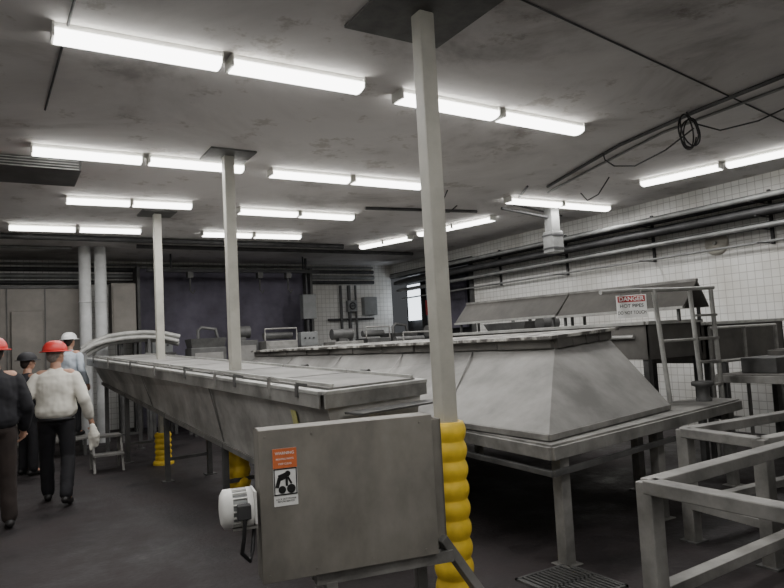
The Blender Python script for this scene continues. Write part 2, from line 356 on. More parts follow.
T.part('motor_body',MB().lathe((-.03,0,zc),[(.05,-.12),(.078,-.115),(.085,-.10),(.085,.02),(.07,.03),(.045,.04)],n=22,axis='X'),plastic_grey,local=True)
for k in range(18):
    aa=2*math.pi*k/18; T.part('cooling_fin',MB().box((-.065,.088*math.cos(aa),zc+.088*math.sin(aa)),(.08,.006,.014),M=Matrix.Rotation(aa-math.pi/2,3,'X')),white_paint,local=True)
T.part('fan_cowl',MB().lathe((-.15,0,zc),[(.03,-.01),(.07,-.005),(.095,.01),(.095,.05)],n=22,axis='X'),white_paint,local=True)
T.part('front_flange',MB().lathe((-.03,0,zc),[(.095,.0),(.095,.03),(.06,.034)],n=22,axis='X'),white_paint,local=True)
T.part('terminal_box',MB().bb((-.085,-.13,zc-.035),(-.02,-.08,zc+.035)),iron,local=True,bevel=.005)
T.part('gearbox',MB().bb((.005,-.06,zc-.08),(.018,.10,zc+.08)),white_paint,local=True,bevel=.004)
T.part('foot_bracket',MB().bb((-.10,-.05,zc-.10),(.018,.05,zc-.088)),steel,local=True)
T.part('power_cable',MB().tube([(-.05,-.12,zc-.03),(-.06,-.13,zc-.12),(-.07,-.12,zc-.19),(-.03,-.09,zc-.24),(-.01,-.04,zc-.2),(.005,.0,zc-.12),(.01,.02,zc-.05)],.010),cable,local=True)
# ---------------------------------------------------------------- hood
B=[V(3.36,3.52,.92),V(5.36,4.0,.92),V(5.5,12.0,.94),V(3.48,12.0,.94)]
Tp=[V(4.38,4.44,1.50),V(5.46,4.74,1.55),V(5.0,11.6,1.52),V(4.0,11.6,1.50)]
T=Thing('steam_hood','one long low dull grey hipped steam hood over tables','hood',(4.4,7.5,0))
T.part('hood_shell',MB().add(B+Tp,[(i,(i+1)%4,4+(i+1)%4,4+i) for i in range(4)]+[(4,5,6,7)]),steel_hood,solid=.01)
for i in range(4):
    T.part('bottom_lip',MB().beam(B[i]+V(0,0,-.02),B[(i+1)%4]+V(0,0,-.02),.03,.045),steel,bevel=.003)
    p,q=Tp[i],Tp[(i+1)%4]
    n=10 if i in (1,3) else 4; mb=MB()
    for k in range(n):
        hz=.09+.02*random.random(); o_=.012*random.random()
        mb.beam(lp(p,q,k/n)+V(o_,0,hz/2),lp(p,q,(k+1)/n)+V(-o_,o_,hz/2+.006),.07+.02*random.random(),hz)
    T.part('top_collar',mb,steel_cover,bevel=.004,label='dark rough raised top collar')
def ragged(pts,amp,step):
    out=[]
    for i in range(len(pts)):
        p,q=pts[i],pts[(i+1)%len(pts)]; n=max(2,int((q-p).length/step))
        for k in range(n):
            out.append(lp(p,q,k/n)+V(random.uniform(-amp,amp),random.uniform(-amp,amp),0))
    return out
T.part('top_cover',MB().slab(ragged([Tp[0]+V(-.10,-.08,.12),Tp[1]+V(.08,-.08,.12),Tp[2]+V(.08,.06,.11),Tp[3]+V(-.09,.06,.11)],.018,.25),.03),steel_worn,label='worn cover plate with ragged chalky edge')
for t in (.16,.34,.55,.77):
    for (i,j) in ((0,3),(1,2)):
        T.part('seam_strip',MB().beam(lp(B[i],B[j],t),lp(Tp[i],Tp[j],t),.025,.003,up=(-1 if i==0 else 1,0,.5)),steel_hood)
def table(pts,legs,z,label,name='process_table'):
    T=Thing(name,label,'table',(pts[0][0],pts[0][1],0))
    P=[V(x,y,z) for x,y in pts]
    T.part('table_top',MB().slab(P,.015),steel)
    n=len(P)
    for i in range(n): T.part('frame_rail',MB().beam(P[i]+V(0,0,-.06),P[(i+1)%n]+V(0,0,-.06),.05,.09),steel,bevel=.004)
    for i in range(n): T.part('lower_rail',MB().beam(P[i]+V(0,0,-.2),P[(i+1)%n]+V(0,0,-.2),.04,.04),steel_dark,bevel=.004)
    for x,y in legs:
        T.part('leg',MB().beam((x,y,z-.02),(x,y,0.005),.09,.09).box((x,y,.006),(.16,.16,.012)),steel,bevel=.006)
    return T
table([(3.28,3.42),(6.5,4.02),(6.5,4.42),(5.75,4.45),(5.75,7.4),(3.6,7.4)],[(3.45,3.52),(6.4,4.1),(4.9,3.82),(3.7,5.4),(3.75,7.3),(5.65,7.3),(5.6,4.6)],.87,'stainless process table on square legs under the steam hood')
table([(3.6,7.5),(5.7,7.5),(5.6,12.05),(3.45,12.05)],[(3.65,7.6),(5.6,7.6),(3.5,11.9),(5.3,11.9)],.87,'long stainless process table under the far hood section')
def stand(c,label,z=.86,w=.10):
    P=[V(x,y,z) for x,y in c]
    cx=sum(p.x for p in P)/4;cy=sum(p.y for p in P)/4
    T=Thing('equipment_stand',label,'metal stand',(cx,cy,0),group='square-tube equipment stands')
    for i in range(4):
        T.part('top_rail',MB().beam(P[i]+V(0,0,-.035),P[(i+1)%4]+V(0,0,-.035),w,.07),steel,bevel=.006)
    for p in P:
        T.part('leg',MB().beam(p+V(0,0,-.01),V(p.x,p.y,.006),w*.95,w*.95),steel,bevel=.006)
        T.part('foot',MB().box((p.x,p.y,.006),(.15,.15,.012)),steel_dark)
    for i in range(4):
        T.part('lower_rail',MB().beam(V(P[i].x,P[i].y,.28),V(P[(i+1)%4].x,P[(i+1)%4].y,.28),.085,.06),steel,bevel=.004)
stand([(2.9,2.33),(4.5,2.42),(4.45,1.45),(2.88,1.38)],'open flat-barred worn steel stand with lower rails, empty top')
stand([(4.55,3.28),(6.1,3.20),(6.0,2.55),(4.45,2.62)],'empty worn steel stand beside the process table')
T=Thing('floor_grate','rectangular slotted dark metal drain grate set in floor','drain grate',(3.2,3.25,0))
g=MB()
for k in range(12): g.bb((2.98+k*.038,3.0,.001),(2.998+k*.038,3.5,.012))
g.bb((2.96,2.98,.001),(3.44,3.0,.014)).bb((2.96,3.5,.001),(3.44,3.52,.014)).bb((2.96,2.98,.001),(2.98,3.52,.014)).bb((3.42,2.98,.001),(3.44,3.52,.014)).bb((2.98,3.24,.001),(3.42,3.26,.012))
T.part('grating',g,steel_dark)
# ---------------------------------------------------------------- tank covers + tank
def gable(x0,x1,xr,y0,y1,ze,zr0,zr1):
    T=Thing('sloped_tank_cover','long dark dull steel sloped lid propped above a tank','tank cover',((x0+x1)/2,(y0+y1)/2,ze),group='sloped tank covers')
    T.part('cover_panel',MB().add([(x0,y0,ze),(xr,y0,zr0),(xr,y1,zr1),(x0,y1,ze)],[(0,1,2,3)]),steel_cover,solid=.015)
    T.part('cover_panel',MB().add([(x1,y0,ze),(xr,y0,zr0),(xr,y1,zr1),(x1,y1,ze)],[(0,1,2,3)]),steel_cover,solid=.015)
    T.part('ridge_rail',MB().beam((xr,y0,zr0+.01),(xr,y1,zr1+.01),.05,.03),steel)
    T.part('edge_rail',MB().beam((x0,y0,ze),(x0,y1,ze),.03,.03),steel_light)
    for x in (x0+.05,x1-.05):
        for y in (y0+.1,y1-.1): T.part('prop',MB().beam((x,y,ze),(x,y,1.70),.03,.03),steel_dark)
gable(6.40,6.86,6.68,4.50,6.4,1.85,2.14,2.16)
gable(6.40,6.86,6.68,6.42,8.7,1.87,2.16,2.19)
def tank(x0,x1,y0,y1,zb_,zt_,label,m=steel_cover):
    T=Thing('process_tank',label,'tank',((x0+x1)/2,(y0+y1)/2,0))
    T.part('tank_body',MB().bb((x0,y0,zb_),(x0+.03,y1,zt_)).bb((x1-.03,y0,zb_),(x1,y1,zt_)).bb((x0,y0,zb_),(x1,y0+.03,zt_)).bb((x0,y1-.03,zb_),(x1,y1,zt_)).bb((x0,y0,zb_-.03),(x1,y1,zb_)),m)
    c=[(x0,y0),(x1,y0),(x1,y1),(x0,y1)]
    for i in range(4): T.part('tank_rim',MB().beam((*c[i],zt_),(*c[(i+1)%4],zt_),.07,.04),steel_light,bevel=.004)
    n=max(2,int(max(x1-x0,y1-y0)/1.5)+1)
    for i in range(n):
        t=i/(n-1)
        if y1-y0>x1-x0: ps=[(x0+.05,y0+.05+(y1-y0-.1)*t),(x1-.05,y0+.05+(y1-y0-.1)*t)]
        else: ps=[(x0+.05+(x1-x0-.1)*t,y0+.05),(x0+.05+(x1-x0-.1)*t,y1-.05)]
        for q in ps: T.part('leg',MB().beam((*q,zb_),(*q,0),.07,.07),steel_dark)
    return T
T=tank(6.2,7.2,4.85,8.8,1.32,1.70,'long shallow dark stainless process tank on legs below lids')
T.part('side_pipe',MB().tube([(6.17,5.0,1.55),(6.17,8.6,1.55)],.025),steel_light)
tank(7.45,9.15,4.95,5.85,1.20,1.66,'long dark straight-sided stainless tank on legs')
def deck(x0,x1,y0,y1,z,label):
    T=Thing('stepped_deck',label,'platform',((x0+x1)/2,(y0+y1)/2,0))
    T.part('deck_plate',MB().bb((x0,y0,z-.02),(x1,y1,z)),steel_cover)
    for p,q in (((x0,y0),(x1,y0)),((x0,y1),(x1,y1)),((x0,y0),(x0,y1)),((x1,y0),(x1,y1))): T.part('edge_beam',MB().beam((*p,z-.05),(*q,z-.05),.05,.08),steel,bevel=.004)
    for x in (x0+.04,x1-.04):
        for y in (y0+.04,y1-.04): T.part('leg',MB().beam((x,y,z-.02),(x,y,0),.06,.06),steel_dark)
    T.part('diagonal_brace',MB().beam((x0+.04,y0+.04,.1),(x1-.04,y0+.04,z-.1),.04,.04),steel_dark)
    return T
T=deck(6.95,8.1,3.75,4.55,1.08,'dark steel deck with pale edge beams and braces')
T.part('equipment_box',MB().bb((7.2,4.0,1.08),(7.7,4.4,1.25)),steel_dark,bevel=.01)
T=deck(8.15,9.3,3.7,4.6,1.30,'raised dark steel deck step with edge beams')
T=Thing('guard_rail','tubular steel guard rail between dark tanks','railing',(7.9,4.72,0))
for x in (7.2,7.9,8.6): T.part('post',MB().cyl((x,4.75,0),(x,4.75,1.6),.022),steel)
for z in (1.2,1.6): T.part('rail',MB().tube([(7.2,4.75,z),(8.6,4.75,z)],.02),steel_light)
T=Thing('flanged_pipe_fitting','flanged steel pipe fitting standing on the process table','pipe fitting',(6.18,4.2,.87))
rr=.11
T.part('body',MB().lathe((0,0,0),[(rr*.7,0),(rr*.7,.02),(rr*.55,.05),(rr*.55,.14),(rr,.16),(rr,.19),(rr*.9,.2)],n=24),steel_dark,local=True)
T=Thing('cross_braced_frame','dark steel platform framework with diagonal braces','machine frame',(8.1,3.3,0))
for x in (7.3,8.1,8.9):
    for y in (2.9,3.5): T.part('leg',MB().beam((x,y,0),(x,y,1.0),.07,.07),steel_dark)
for y in (2.9,3.5):
    T.part('top_rail',MB().beam((7.25,y,1.0),(8.95,y,1.0),.08,.08),steel)
    T.part('mid_rail',MB().beam((7.25,y,.6),(8.95,y,.6),.05,.05),steel)
    T.part('diagonal_brace',MB().beam((7.3,y,.15),(8.1,y,.95),.05,.05),steel_dark)
    T.part('diagonal_brace',MB().beam((8.9,y,.15),(8.1,y,.95),.05,.05),steel_dark)
for x in (7.3,8.1,8.9): T.part('cross_rail',MB().beam((x,2.9,1.0),(x,3.5,1.0),.06,.06),steel)
# railing / ladder with danger sign
T=Thing('handrail_ladder','tubular steel access ladder with handrails beside tank','ladder',(6.1,4.38,.875))
zt=2.03
T.part('post',MB().cyl((5.86,4.36,.875),(5.74,4.36,zt),.024),steel_light)
T.part('post',MB().cyl((6.40,4.36,.875),(6.33,4.36,zt),.024),steel_light)
T.part('post',MB().cyl((6.78,4.36,0),(6.70,4.36,zt),.024),steel_light)
T.part('handrail',MB().tube([(5.0,4.40,zt-.02),(5.5,4.38,zt),(6.0,4.36,zt),(6.75,4.36,zt+.02)],.022),steel_light)
T.part('handrail',MB().tube([(5.80,4.36,1.5),(6.35,4.36,1.5),(6.72,4.36,1.5)],.016),steel_light)
for z in (1.0,1.25,1.5,1.75): T.part('rung',MB().beam((6.38,4.36,z),(6.74,4.36,z),.06,.025),steel)
DS=Thing('danger_sign','white DANGER sign with dull red header hung on handrail','sign',(5.35,4.33,1.87),rz=math.radians(-42))
k=.86
DS.part('plate',MB().bb((-.165*k,-.004,-.135*k),(.165*k,.004,.125*k)),signwhite,local=True,bevel=.002)
DS.part('header',MB().bb((-.15*k,-.007,.045*k),(.15*k,-.004,.115*k)),red,local=True)
text_part(DS,'lettering','DANGER',.068*k,signwhite,(0,-.0085,.08*k),rx)
text_part(DS,'lettering','HOT PIPES',.056*k,ink,(0,-.0055,.0),rx,bold=.01)
text_part(DS,'lettering','DO NOT TOUCH',.043*k,ink,(0,-.0055,-.078*k),rx,bold=.01).scale=(.92,1.25,1)
for x in (-.1,.1): DS.part('hanger',MB().cyl((x,.006,.10),(x,.03,.155),.005),steel,local=True)
# ---------------------------------------------------------------- ceiling services
def pipe(path,r,m,label,name='overhead_pipe',cat='pipe'):
    return single(name,MB().tube(path,r),m,label,cat,path[0])
dz=-.07
for i,(x,z,r,m) in enumerate(((9.40,3.49,.07,pipe_dark),(9.26,3.475,.055,pipe_dark),(9.12,3.46,.04,pipe_grey),(9.41,3.30,.08,pipe_dark),(9.25,3.275,.055,pipe_dark),(9.43,3.09,.05,pipe_dark),(9.31,3.075,.035,pipe_grey),(9.46,2.86,.02,pipe_grey))):
    z+=dz; pipe([(x,2.5,z),(x,12.0,z),(x,15.2,z)],r,m,('dark' if m is pipe_dark else 'grey')+' overhead pipe running along the tiled wall')
for y in (3.2,5.2,7.2,9.2,11.2):
    T=Thing('pipe_bracket','dark steel strut bracket carrying wall pipes','pipe bracket',(9.58,y,3.2),group='pipe brackets on tiled wall')
    T.part('strut',MB().bb((9.56,y-.02,2.75),(9.601,y+.02,3.55)),iron)
    for z in (3.42,3.22,3.04,2.84): T.part('arm',MB().bb((9.06 if z>3.3 else 9.18,y-.012,z+dz-.014),(9.57,y+.012,z+dz-.001)),iron)
for i,(z,r,m) in enumerate(((3.60,.05,pipe_dark),(3.45,.06,pipe_grey),(3.31,.05,pipe_dark),(3.72,.03,pipe_grey))):
    y=16-r-.003; pipe([(-1,y,z),(9.0,y,z)],r,m,'overhead pipe running along the rear wall')
pipe([(2.3,13.4,3.755),(8.7,13.4,3.755)],.04,pipe_dark,'dark overhead pipe crossing the room')
pipe([(-1,12.6,3.745),(6.4,12.6,3.745)],.05,pipe_dark,'dark overhead pipe crossing above the cooler')
pipe([(-1,13.9,3.765),(1.2,13.9,3.765)],.03,pipe_grey,'short grey overhead pipe beside the white pipes')
T=Thing('hanging_duct','boxy vertical grey duct section hanging from the ceiling','duct',(8.0,7.96,2.98))
T.part('duct_shell',MB().bb((-.12,-.12,.0),(.12,.12,.36)).bb((-.09,-.09,.36),(.09,.09,.82)),pipe_grey,local=True,bevel=.012)
for z in (.06,.28): T.part('duct_band',MB().bb((-.128,-.128,z),(.128,.128,z+.03)),iron,local=True)
T.part('side_pipe',MB().tube([(-.09,0,.6),(-.5,.05,.66),(-1.0,.1,.72)],.025),pipe_dark,local=True)
pipe([(5.9,2.9,3.78),(6.0,3.9,3.78),(6.2,5.0,3.78),(6.45,5.7,3.78),(6.9,6.9,3.78)],.02,pipe_dark,'thin dark conduit fixed under the ceiling','ceiling_conduit')
pipe([(6.2,2.9,3.785),(6.3,4.5,3.785),(6.75,5.9,3.785),(7.2,7.2,3.785)],.015,pipe_grey,'thin grey conduit fixed under the ceiling','ceiling_conduit')
pipe([(2.85,3.0,3.793),(8.0,3.85,3.793)],.007,iron,'very thin dark conduit crossing the ceiling','ceiling_conduit')
pipe([(.42,3.4,3.79),(.35,6.2,3.79)],.009,iron,'very thin dark conduit crossing the ceiling','ceiling_conduit')
pipe([(5.0,9.0,3.775),(7.0,8.7,3.775)],.025,pipe_dark,'dark conduit under the ceiling','ceiling_conduit')
pipe([(6.6,7.0,3.785),(7.3,8.1,3.785),(8.9,8.6,3.785)],.015,pipe_dark,'thin dark conduit bending past the hanging duct','ceiling_conduit')
single('loose_cable',MB().tube([(5.6,7.6,3.79),(5.7,7.9,3.66),(5.9,8.2,3.60),(6.2,8.4,3.66),(6.4,8.45,3.79)],.010,n=6),cable,'loose black cable drooping under the ceiling','cable',(5.6,7.6,3.79))
single('loose_cable',MB().tube([(7.4,6.2,3.79),(7.5,6.5,3.62),(7.6,6.8,3.60),(7.8,7.1,3.79)],.010,n=6),cable,'loose black cable drooping near the long fixture','cable',(7.4,6.2,3.79))
T=Thing('cable_coil','coiled black electrical cable hanging from ceiling conduit','cable coil',(5.95,3.95,3.58))
pts=[]
for k in range(140):
    aa=k/140*2*math.pi*4; rr=.15+.03*math.sin(k*.09+1); pts.append((rr*math.cos(aa)*.8+.02*math.sin(k*.07),.04*math.sin(k*.11),rr*1.05*math.sin(aa)-.0))
T.part('cable_loops',MB().tube(pts,.008,n=6),cable,local=True)
T.part('cable_lead',MB().tube([(0,0,.12),(.0,.0,.19),(-.02,.0,.2)],.008,n=6),cable,local=True)
T.part('cable_lead',MB().tube([(0.08,0,.05),(-.05,.25,-.12),(-.1,.6,-.2),(0,.95,-.1),(.15,1.2,.05),(.3,1.35,.19)],.008,n=6),cable,local=True)
T.part('cable_lead',MB().tube([(0.1,0,.1),(.2,-.2,-.02),(.35,-.5,.0),(.5,-.9,.12),(.6,-1.1,.2)],.008,n=6),cable,local=True)
T=Thing('ceiling_air_unit','thin grey slatted air unit mounted under the ceiling','air unit',(0,8.1,3.5))
T.part('unit_casing',MB().bb((-.8,-.35,.18),(.78,.4,.3)),steel_dark,local=True,bevel=.01)
for k in range(4): T.part('louvre',MB().box((0,-.37,.19+k*.030),(1.5,.03,.010),M=Matrix.Rotation(.3,3,'X')),steel_light,local=True)
T=Thing('round_wall_cover','pale round cover plate mounted on white tiled wall','wall cover',(9.6,6.07,2.9))
T.part('disc',MB().lathe((0,0,0),[(.19,0),(.19,-.03),(.17,-.045),(.05,-.055)],n=26,axis='X'),mat('beige_plate',(.42,.40,.35),.6),local=True)
T.part('knob',MB().cyl((-.05,0,0),(-.08,0,0),.03),steel,local=True)
# ---------------------------------------------------------------- left enclosure and background
T=Thing('walk_in_cooler','large brownish stainless panelled walk-in cooler enclosure','walk-in cooler',(0,15,0))
T.part('cooler_shell',MB().bb((-3.5,14.5,0.0),(1.5,15.4,3.1)),cooler_m,bevel=.01)
for x in (-1,0.1,.75,1.44): T.part('panel_joint',MB().bb((x,14.48,0),(x+.02,14.5,3.05)),steel_dark)
T.part('top_trim',MB().bb((-3.5,14.46,3.04),(1.52,14.5,3.1)),steel_dark)
d=T.part('door',MB().bb((.18,14.42,.05),(.72,14.47,2.6)),cooler_m,bevel=.01)
T.part('handle',MB().beam((.62,14.38,1.0),(.62,14.38,1.3),.03,.03),steel_light,parent=d)
for (x,y,r) in ((1.42,13.9,.11),(1.70,13.9,.11)):
    T=Thing('vertical_pipe','thick white insulated vertical pipe rising to ceiling','pipe',(x,y,0),group='white vertical pipes')
    T.part('pipe_run',MB().cyl((0,0,0),(0,0,H),r,n=18),white_pipe,local=True)
    T.part('pipe_collar',MB().lathe((0,0,0),[(r+.001,2.7),(r+.008,2.7),(r+.008,2.73),(r+.001,2.73)],n=18,cap=False),white_pipe,local=True)
T=Thing('wall_cabinet','stainless electrical cabinet on stand by rear wall','electrical cabinet',(2.25,14.7,0))
T.part('cabinet_body',MB().bb((-.28,-.2,1.9),(.2,.2,3.15)),cooler_m,local=True,bevel=.01)
for x in (-.12,.18): T.part('leg',MB().bb((x-.025,-.1,0),(x+.025,.1,1.9)),steel_dark,local=True)
T.part('cabinet_door',MB().bb((-.25,-.22,1.95),(.17,-.2,3.1)),cooler_m,local=True,bevel=.005)
T=Thing('partition_panel','tall blue-purple stained partition at the back of a recess','partition',(4.7,15.7,0))
T.part('sheet',MB().bb((2.6,15.68,.0),(6.8,15.72,3.6)),lilac)
for x in (2.6,6.74): T.part('edge_post',MB().bb((x,15.2,0),(x+.06,15.72,3.6)),steel_dark)
T=Thing('overhead_hoist_rail','dark steel monorail beam hung before the partition','hoist rail',(4.6,14.6,3.4))
T.part('rail_beam',MB().bb((2.7,14.55,3.4),(6.7,14.65,3.42)).bb((2.7,14.59,3.4),(6.7,14.61,3.48)).bb((2.7,14.55,3.46),(6.7,14.65,3.48)),iron)
for x in (3.2,4.7,6.3): T.part('hanger_rod',MB().cyl((x,14.6,3.48),(x,14.6,H),.02),iron)
for x in (3.6,5.2,5.9): T.part('trolley_hook',MB().bb((x-.06,14.52,3.27),(x+.06,14.68,3.4)).tube([(x,14.6,3.27),(x,14.6,3.0),(x+.06,14.6,2.92),(x+.1,14.6,3.0)],.018),steel_dark)
T=Thing('pipe_post_with_box','grey electrical box on a tall vertical conduit','electrical box',(6.5,14.9,0))
T.part('box',MB().bb((6.35,14.8,2.3),(6.7,15.0,2.9)),plastic_grey,bevel=.01)
T.part('conduit',MB().cyl((6.5,14.9,2.9),(6.5,14.9,H),.03),pipe_dark)
T.part('stand_post',MB().cyl((6.5,14.9,0),(6.5,14.9,2.3),.04),pipe_dark)
def machine(x,y,w,d,h,label,style,m=steel):
    T=Thing('processing_machine',label,'machine',(x,y,0))
    for sx_ in (-1,1):
        for sy_ in (-1,1): T.part('leg',MB().beam((sx_*w*.42,sy_*d*.42,h*.45),(sx_*w*.42,sy_*d*.42,0),.06,.06),steel_dark,local=True)
    T.part('cabinet',MB().bb((-w/2,-d/2,h*.4),(w/2,d/2,h*.85)),m,local=True,bevel=.015)
    if style==0:
        T.part('hopper',MB().add([(-w*.45,-d*.4,h*.85),(w*.45,-d*.4,h*.85),(w*.45,d*.4,h*.85),(-w*.45,d*.4,h*.85),(-w/2,-d/2,h*.94),(w/2,-d/2,h*.94),(w/2,d/2,h*.94),(-w/2,d/2,h*.94)],[(0,1,5,4),(1,2,6,5),(2,3,7,6),(3,0,4,7),(0,1,2,3)]),m,local=True,solid=.01)
        T.part('feed_pipe',MB().tube([(-w*.2,0,h*.88),(-w*.2,0,h*1.02),(-w*.1,0,h*1.05),(w*.3,0,h*1.03),(w*.38,0,h*.9)],.035),steel_dark,local=True)
    elif style==1:
        T.part('motor',MB().cyl((-w*.4,0,h*.93),(w*.3,0,h*.93),h*.06).bb((-w*.2,-.08,h*.84),(w*.1,.08,h*.9)),steel_dark,local=True)
    elif style==2:
        T.part('control_panel',MB().bb((-w*.4,-d*.3,h*.85),(w*.4,0,h)),plastic_grey,local=True,bevel=.01)
        for k in range(3): T.part('button',MB().cyl((-w*.2+k*w*.2,-d*.3-.015,h*.93),(-w*.2+k*w*.2,-d*.3,h*.93),.02),black,local=True)
    else:
        T.part('guard_rail',MB().tube([(-w*.5,-d*.4,h*.85),(-w*.5,-d*.4,h*.97),(w*.5,-d*.4,h*.97),(w*.5,-d*.4,h*.85)],.018),steel,local=True)
        T.part('roller',MB().cyl((-w*.45,0,h*.9),(w*.45,0,h*.9),h*.035),steel_dark,local=True)
    T.part('access_door',MB().bb((-w*.4,-d/2-.015,h*.45),(w*.4,-d/2,h*.8)),steel_hood,local=True,bevel=.005)
for a_ in ((2.85,14.1,.5,.5,1.95,'dark processing machine with control head',2,steel_dark),(3.55,13.3,.7,.5,2.02,'dark processing machine with shallow feed hopper',0,steel_dark),(4.35,13.4,.5,.5,2.15,'dark processing machine with motor on top',1,steel_dark),(5.05,13.2,.7,.5,2.1,'stainless machine with guard rail and roller',3),(5.8,13.4,.5,.5,1.95,'dark machine with control head',2,steel_dark),(6.5,13.0,.7,.6,2.0,'stainless machine with top motor',1),(7.25,13.0,.6,.6,2.05,'dark stainless machine with guard rail and roller',3,steel_dark),(8.05,13.2,.7,.6,1.95,'dark stainless machine with feed hopper',0,steel_dark),(7.7,11.0,.8,.8,1.95,'low dark stainless machine with top motor',1,steel_dark),(6.7,10.6,.7,.9,1.85,'dark stainless machine with guard rail and roller',3,steel_dark),(8.6,9.6,.8,1.2,2.0,'dark stainless machine with feed hopper',0,steel_dark),(7.8,8.0,.5,.9,1.95,'dark stainless machine with top motor',1,steel_dark)): machine(*a_)
T=Thing('wall_piping','cluster of vertical pipes with valves on white tiled wall','wall piping',(8.2,15.9,0))
for x,r in ((7.9,.04),(8.15,.05),(8.35,.03)):
    T.part('pipe_run',MB().cyl((x,15.84,.0),(x,15.84,3.22),r),pipe_dark)
T.part('valve_body',MB().bb((8.05,15.7,2.5),(8.3,15.85,2.8)),plastic_grey,bevel=.01)
T.part('junction_box',MB().bb((8.6,15.8,2.4),(9.0,15.99,2.9)),plastic_grey,bevel=.01)
T.part('valve_wheel',MB().lathe((8.15,15.64,2.65),[(.07,-.01),(.1,-.01),(.1,.01),(.07,.01)],axis='Y',n=18,cap=False).cyl((8.15,15.64,2.65),(8.15,15.70,2.65),.015).beam((8.06,15.64,2.65),(8.24,15.64,2.65),.015,.015),iron)
T.part('branch_pipe',MB().tube([(7.5,15.85,2.3),(8.9,15.85,2.3)],.03),pipe_dark)
T=Thing('curved_pipe_bank','flat bundle of bent dull silver pipes over the conveyor end','pipes',(1.9,13.2,0))
p1=[(1.26,13.22,1.74),(1.34,13.22,1.80),(1.48,13.22,1.87),(1.7,13.22,1.93),(2.0,13.22,1.97),(2.35,13.22,1.98),(2.7,13.22,1.95),(3.0,13.22,1.87)]
for k,(dy,dz_,dx) in enumerate(((0,0,0),(.14,-.05,.12),(.26,.07,.03),(.02,.09,.10))):
    T.part('bent_pipe',MB().tube([(x+dx*(1 if i<3 else .3),y+dy,z+dz_) for i,(x,y,z) in enumerate(p1)],.045),steel_light)
for (x,y) in ((2.45,13.22),(2.45,13.48),(2.0,13.48)): T.part('support_leg',MB().beam((x,y,1.95),(x,y,0),.05,.05),steel_dark)
T=Thing('work_platform','low steel work platform with open legs beside conveyor','work platform',(.95,12.75,0))
T.part('deck',MB().bb((.65,12.35,.27),(1.28,13.1,.31)),steel,bevel=.004)
for x in (.7,1.22):
    for y in (12.4,13.05): T.part('leg',MB().beam((x,y,.27),(x,y,0),.05,.05),steel_dark)
T=Thing('step_stool','small steel step stool with two treads on floor','step stool',(1.32,10.6,0))
T.part('tread',MB().bb((-.2,-.15,.47),(.2,.15,.5)),steel,local=True); T.part('tread',MB().bb((-.2,-.35,.23),(.2,-.12,.26)),steel,local=True)
for x in (-.19,.19): T.part('side_frame',MB().beam((x,-.33,.0),(x,-.12,.48),.03,.03).beam((x,.13,0),(x,.13,.48),.03,.03).beam((x,-.33,.24),(x,.13,.24),.03,.03).beam((x,-.15,.46),(x,.15,.46),.03,.03),steel,local=True)

# ---------------------------------------------------------------- people
skin=mat('skin',(.52,.30,.21),.55,0,.1,10)
def remeshed(name,blobs,vox,m,smooth=4,disp=0,ns=.12):
    bm=bmesh.new()
    for b in blobs:
        if b[0]=='c':
            _,p,q,r1,r2=b[:5]; p=Vector(p);q=Vector(q)
            for c,r in ((p,r1),(q,r2)): bmesh.ops.create_icosphere(bm,subdivisions=2,radius=r,matrix=Matrix.Translation(c))
            d=(q-p); 
            if d.length>1e-5:
                rot=Vector((0,0,1)).rotation_difference(d.normalized()).to_matrix().to_4x4()
                bmesh.ops.create_cone(bm,cap_ends=True,segments=16,radius1=r1,radius2=r2,depth=d.length,matrix=Matrix.Translation((p+q)/2)@rot)
        elif b[0]=='t':
            n=24; rings=[]
            for z,rx_,ry_,cy in b[1]:
                rings.append([bm.verts.new((rx_*math.cos(2*math.pi*k/n),cy+ry_*math.sin(2*math.pi*k/n),z)) for k in range(n)])
            for i in range(len(rings)-1):
                for k in range(n): bm.faces.new((rings[i][k],rings[i][(k+1)%n],rings[i+1][(k+1)%n],rings[i+1][k]))
            bm.faces.new(rings[0][::-1]); bm.faces.new(rings[-1])
        else:
            _,c,s=b[:3]; rx_=b[3] if len(b)>3 else (0,0,0)
            bmesh.ops.create_icosphere(bm,subdivisions=3,radius=1,matrix=Matrix.Translation(c)@Euler(rx_).to_matrix().to_4x4()@Matrix.Diagonal((*s,1)))
    me=bpy.data.meshes.new(name); bm.to_mesh(me); bm.free()
    o=bpy.data.objects.new(name,me); COL.objects.link(o)
    md=o.modifiers.new('r','REMESH'); md.mode='VOXEL'; md.voxel_size=vox; md.use_smooth_shade=True
    md=o.modifiers.new('s','SMOOTH'); md.iterations=smooth; md.factor=.5
    if disp:
        tx=bpy.data.textures.new('folds','CLOUDS'); tx.noise_scale=ns; tx.noise_depth=1
        md=o.modifiers.new('d','DISPLACE'); md.texture=tx; md.strength=disp; md.mid_level=.5
    bpy.context.view_layer.update()
    me2=bpy.data.meshes.new_from_object(o.evaluated_get(bpy.context.evaluated_depsgraph_get()))
    bpy.data.objects.remove(o); me2.name=name; me2.materials.clear(); me2.materials.append(m)
    me2.polygons.foreach_set('use_smooth',[True]*len(me2.polygons))
    o=bpy.data.objects.new(name,me2); COL.objects.link(o); return o
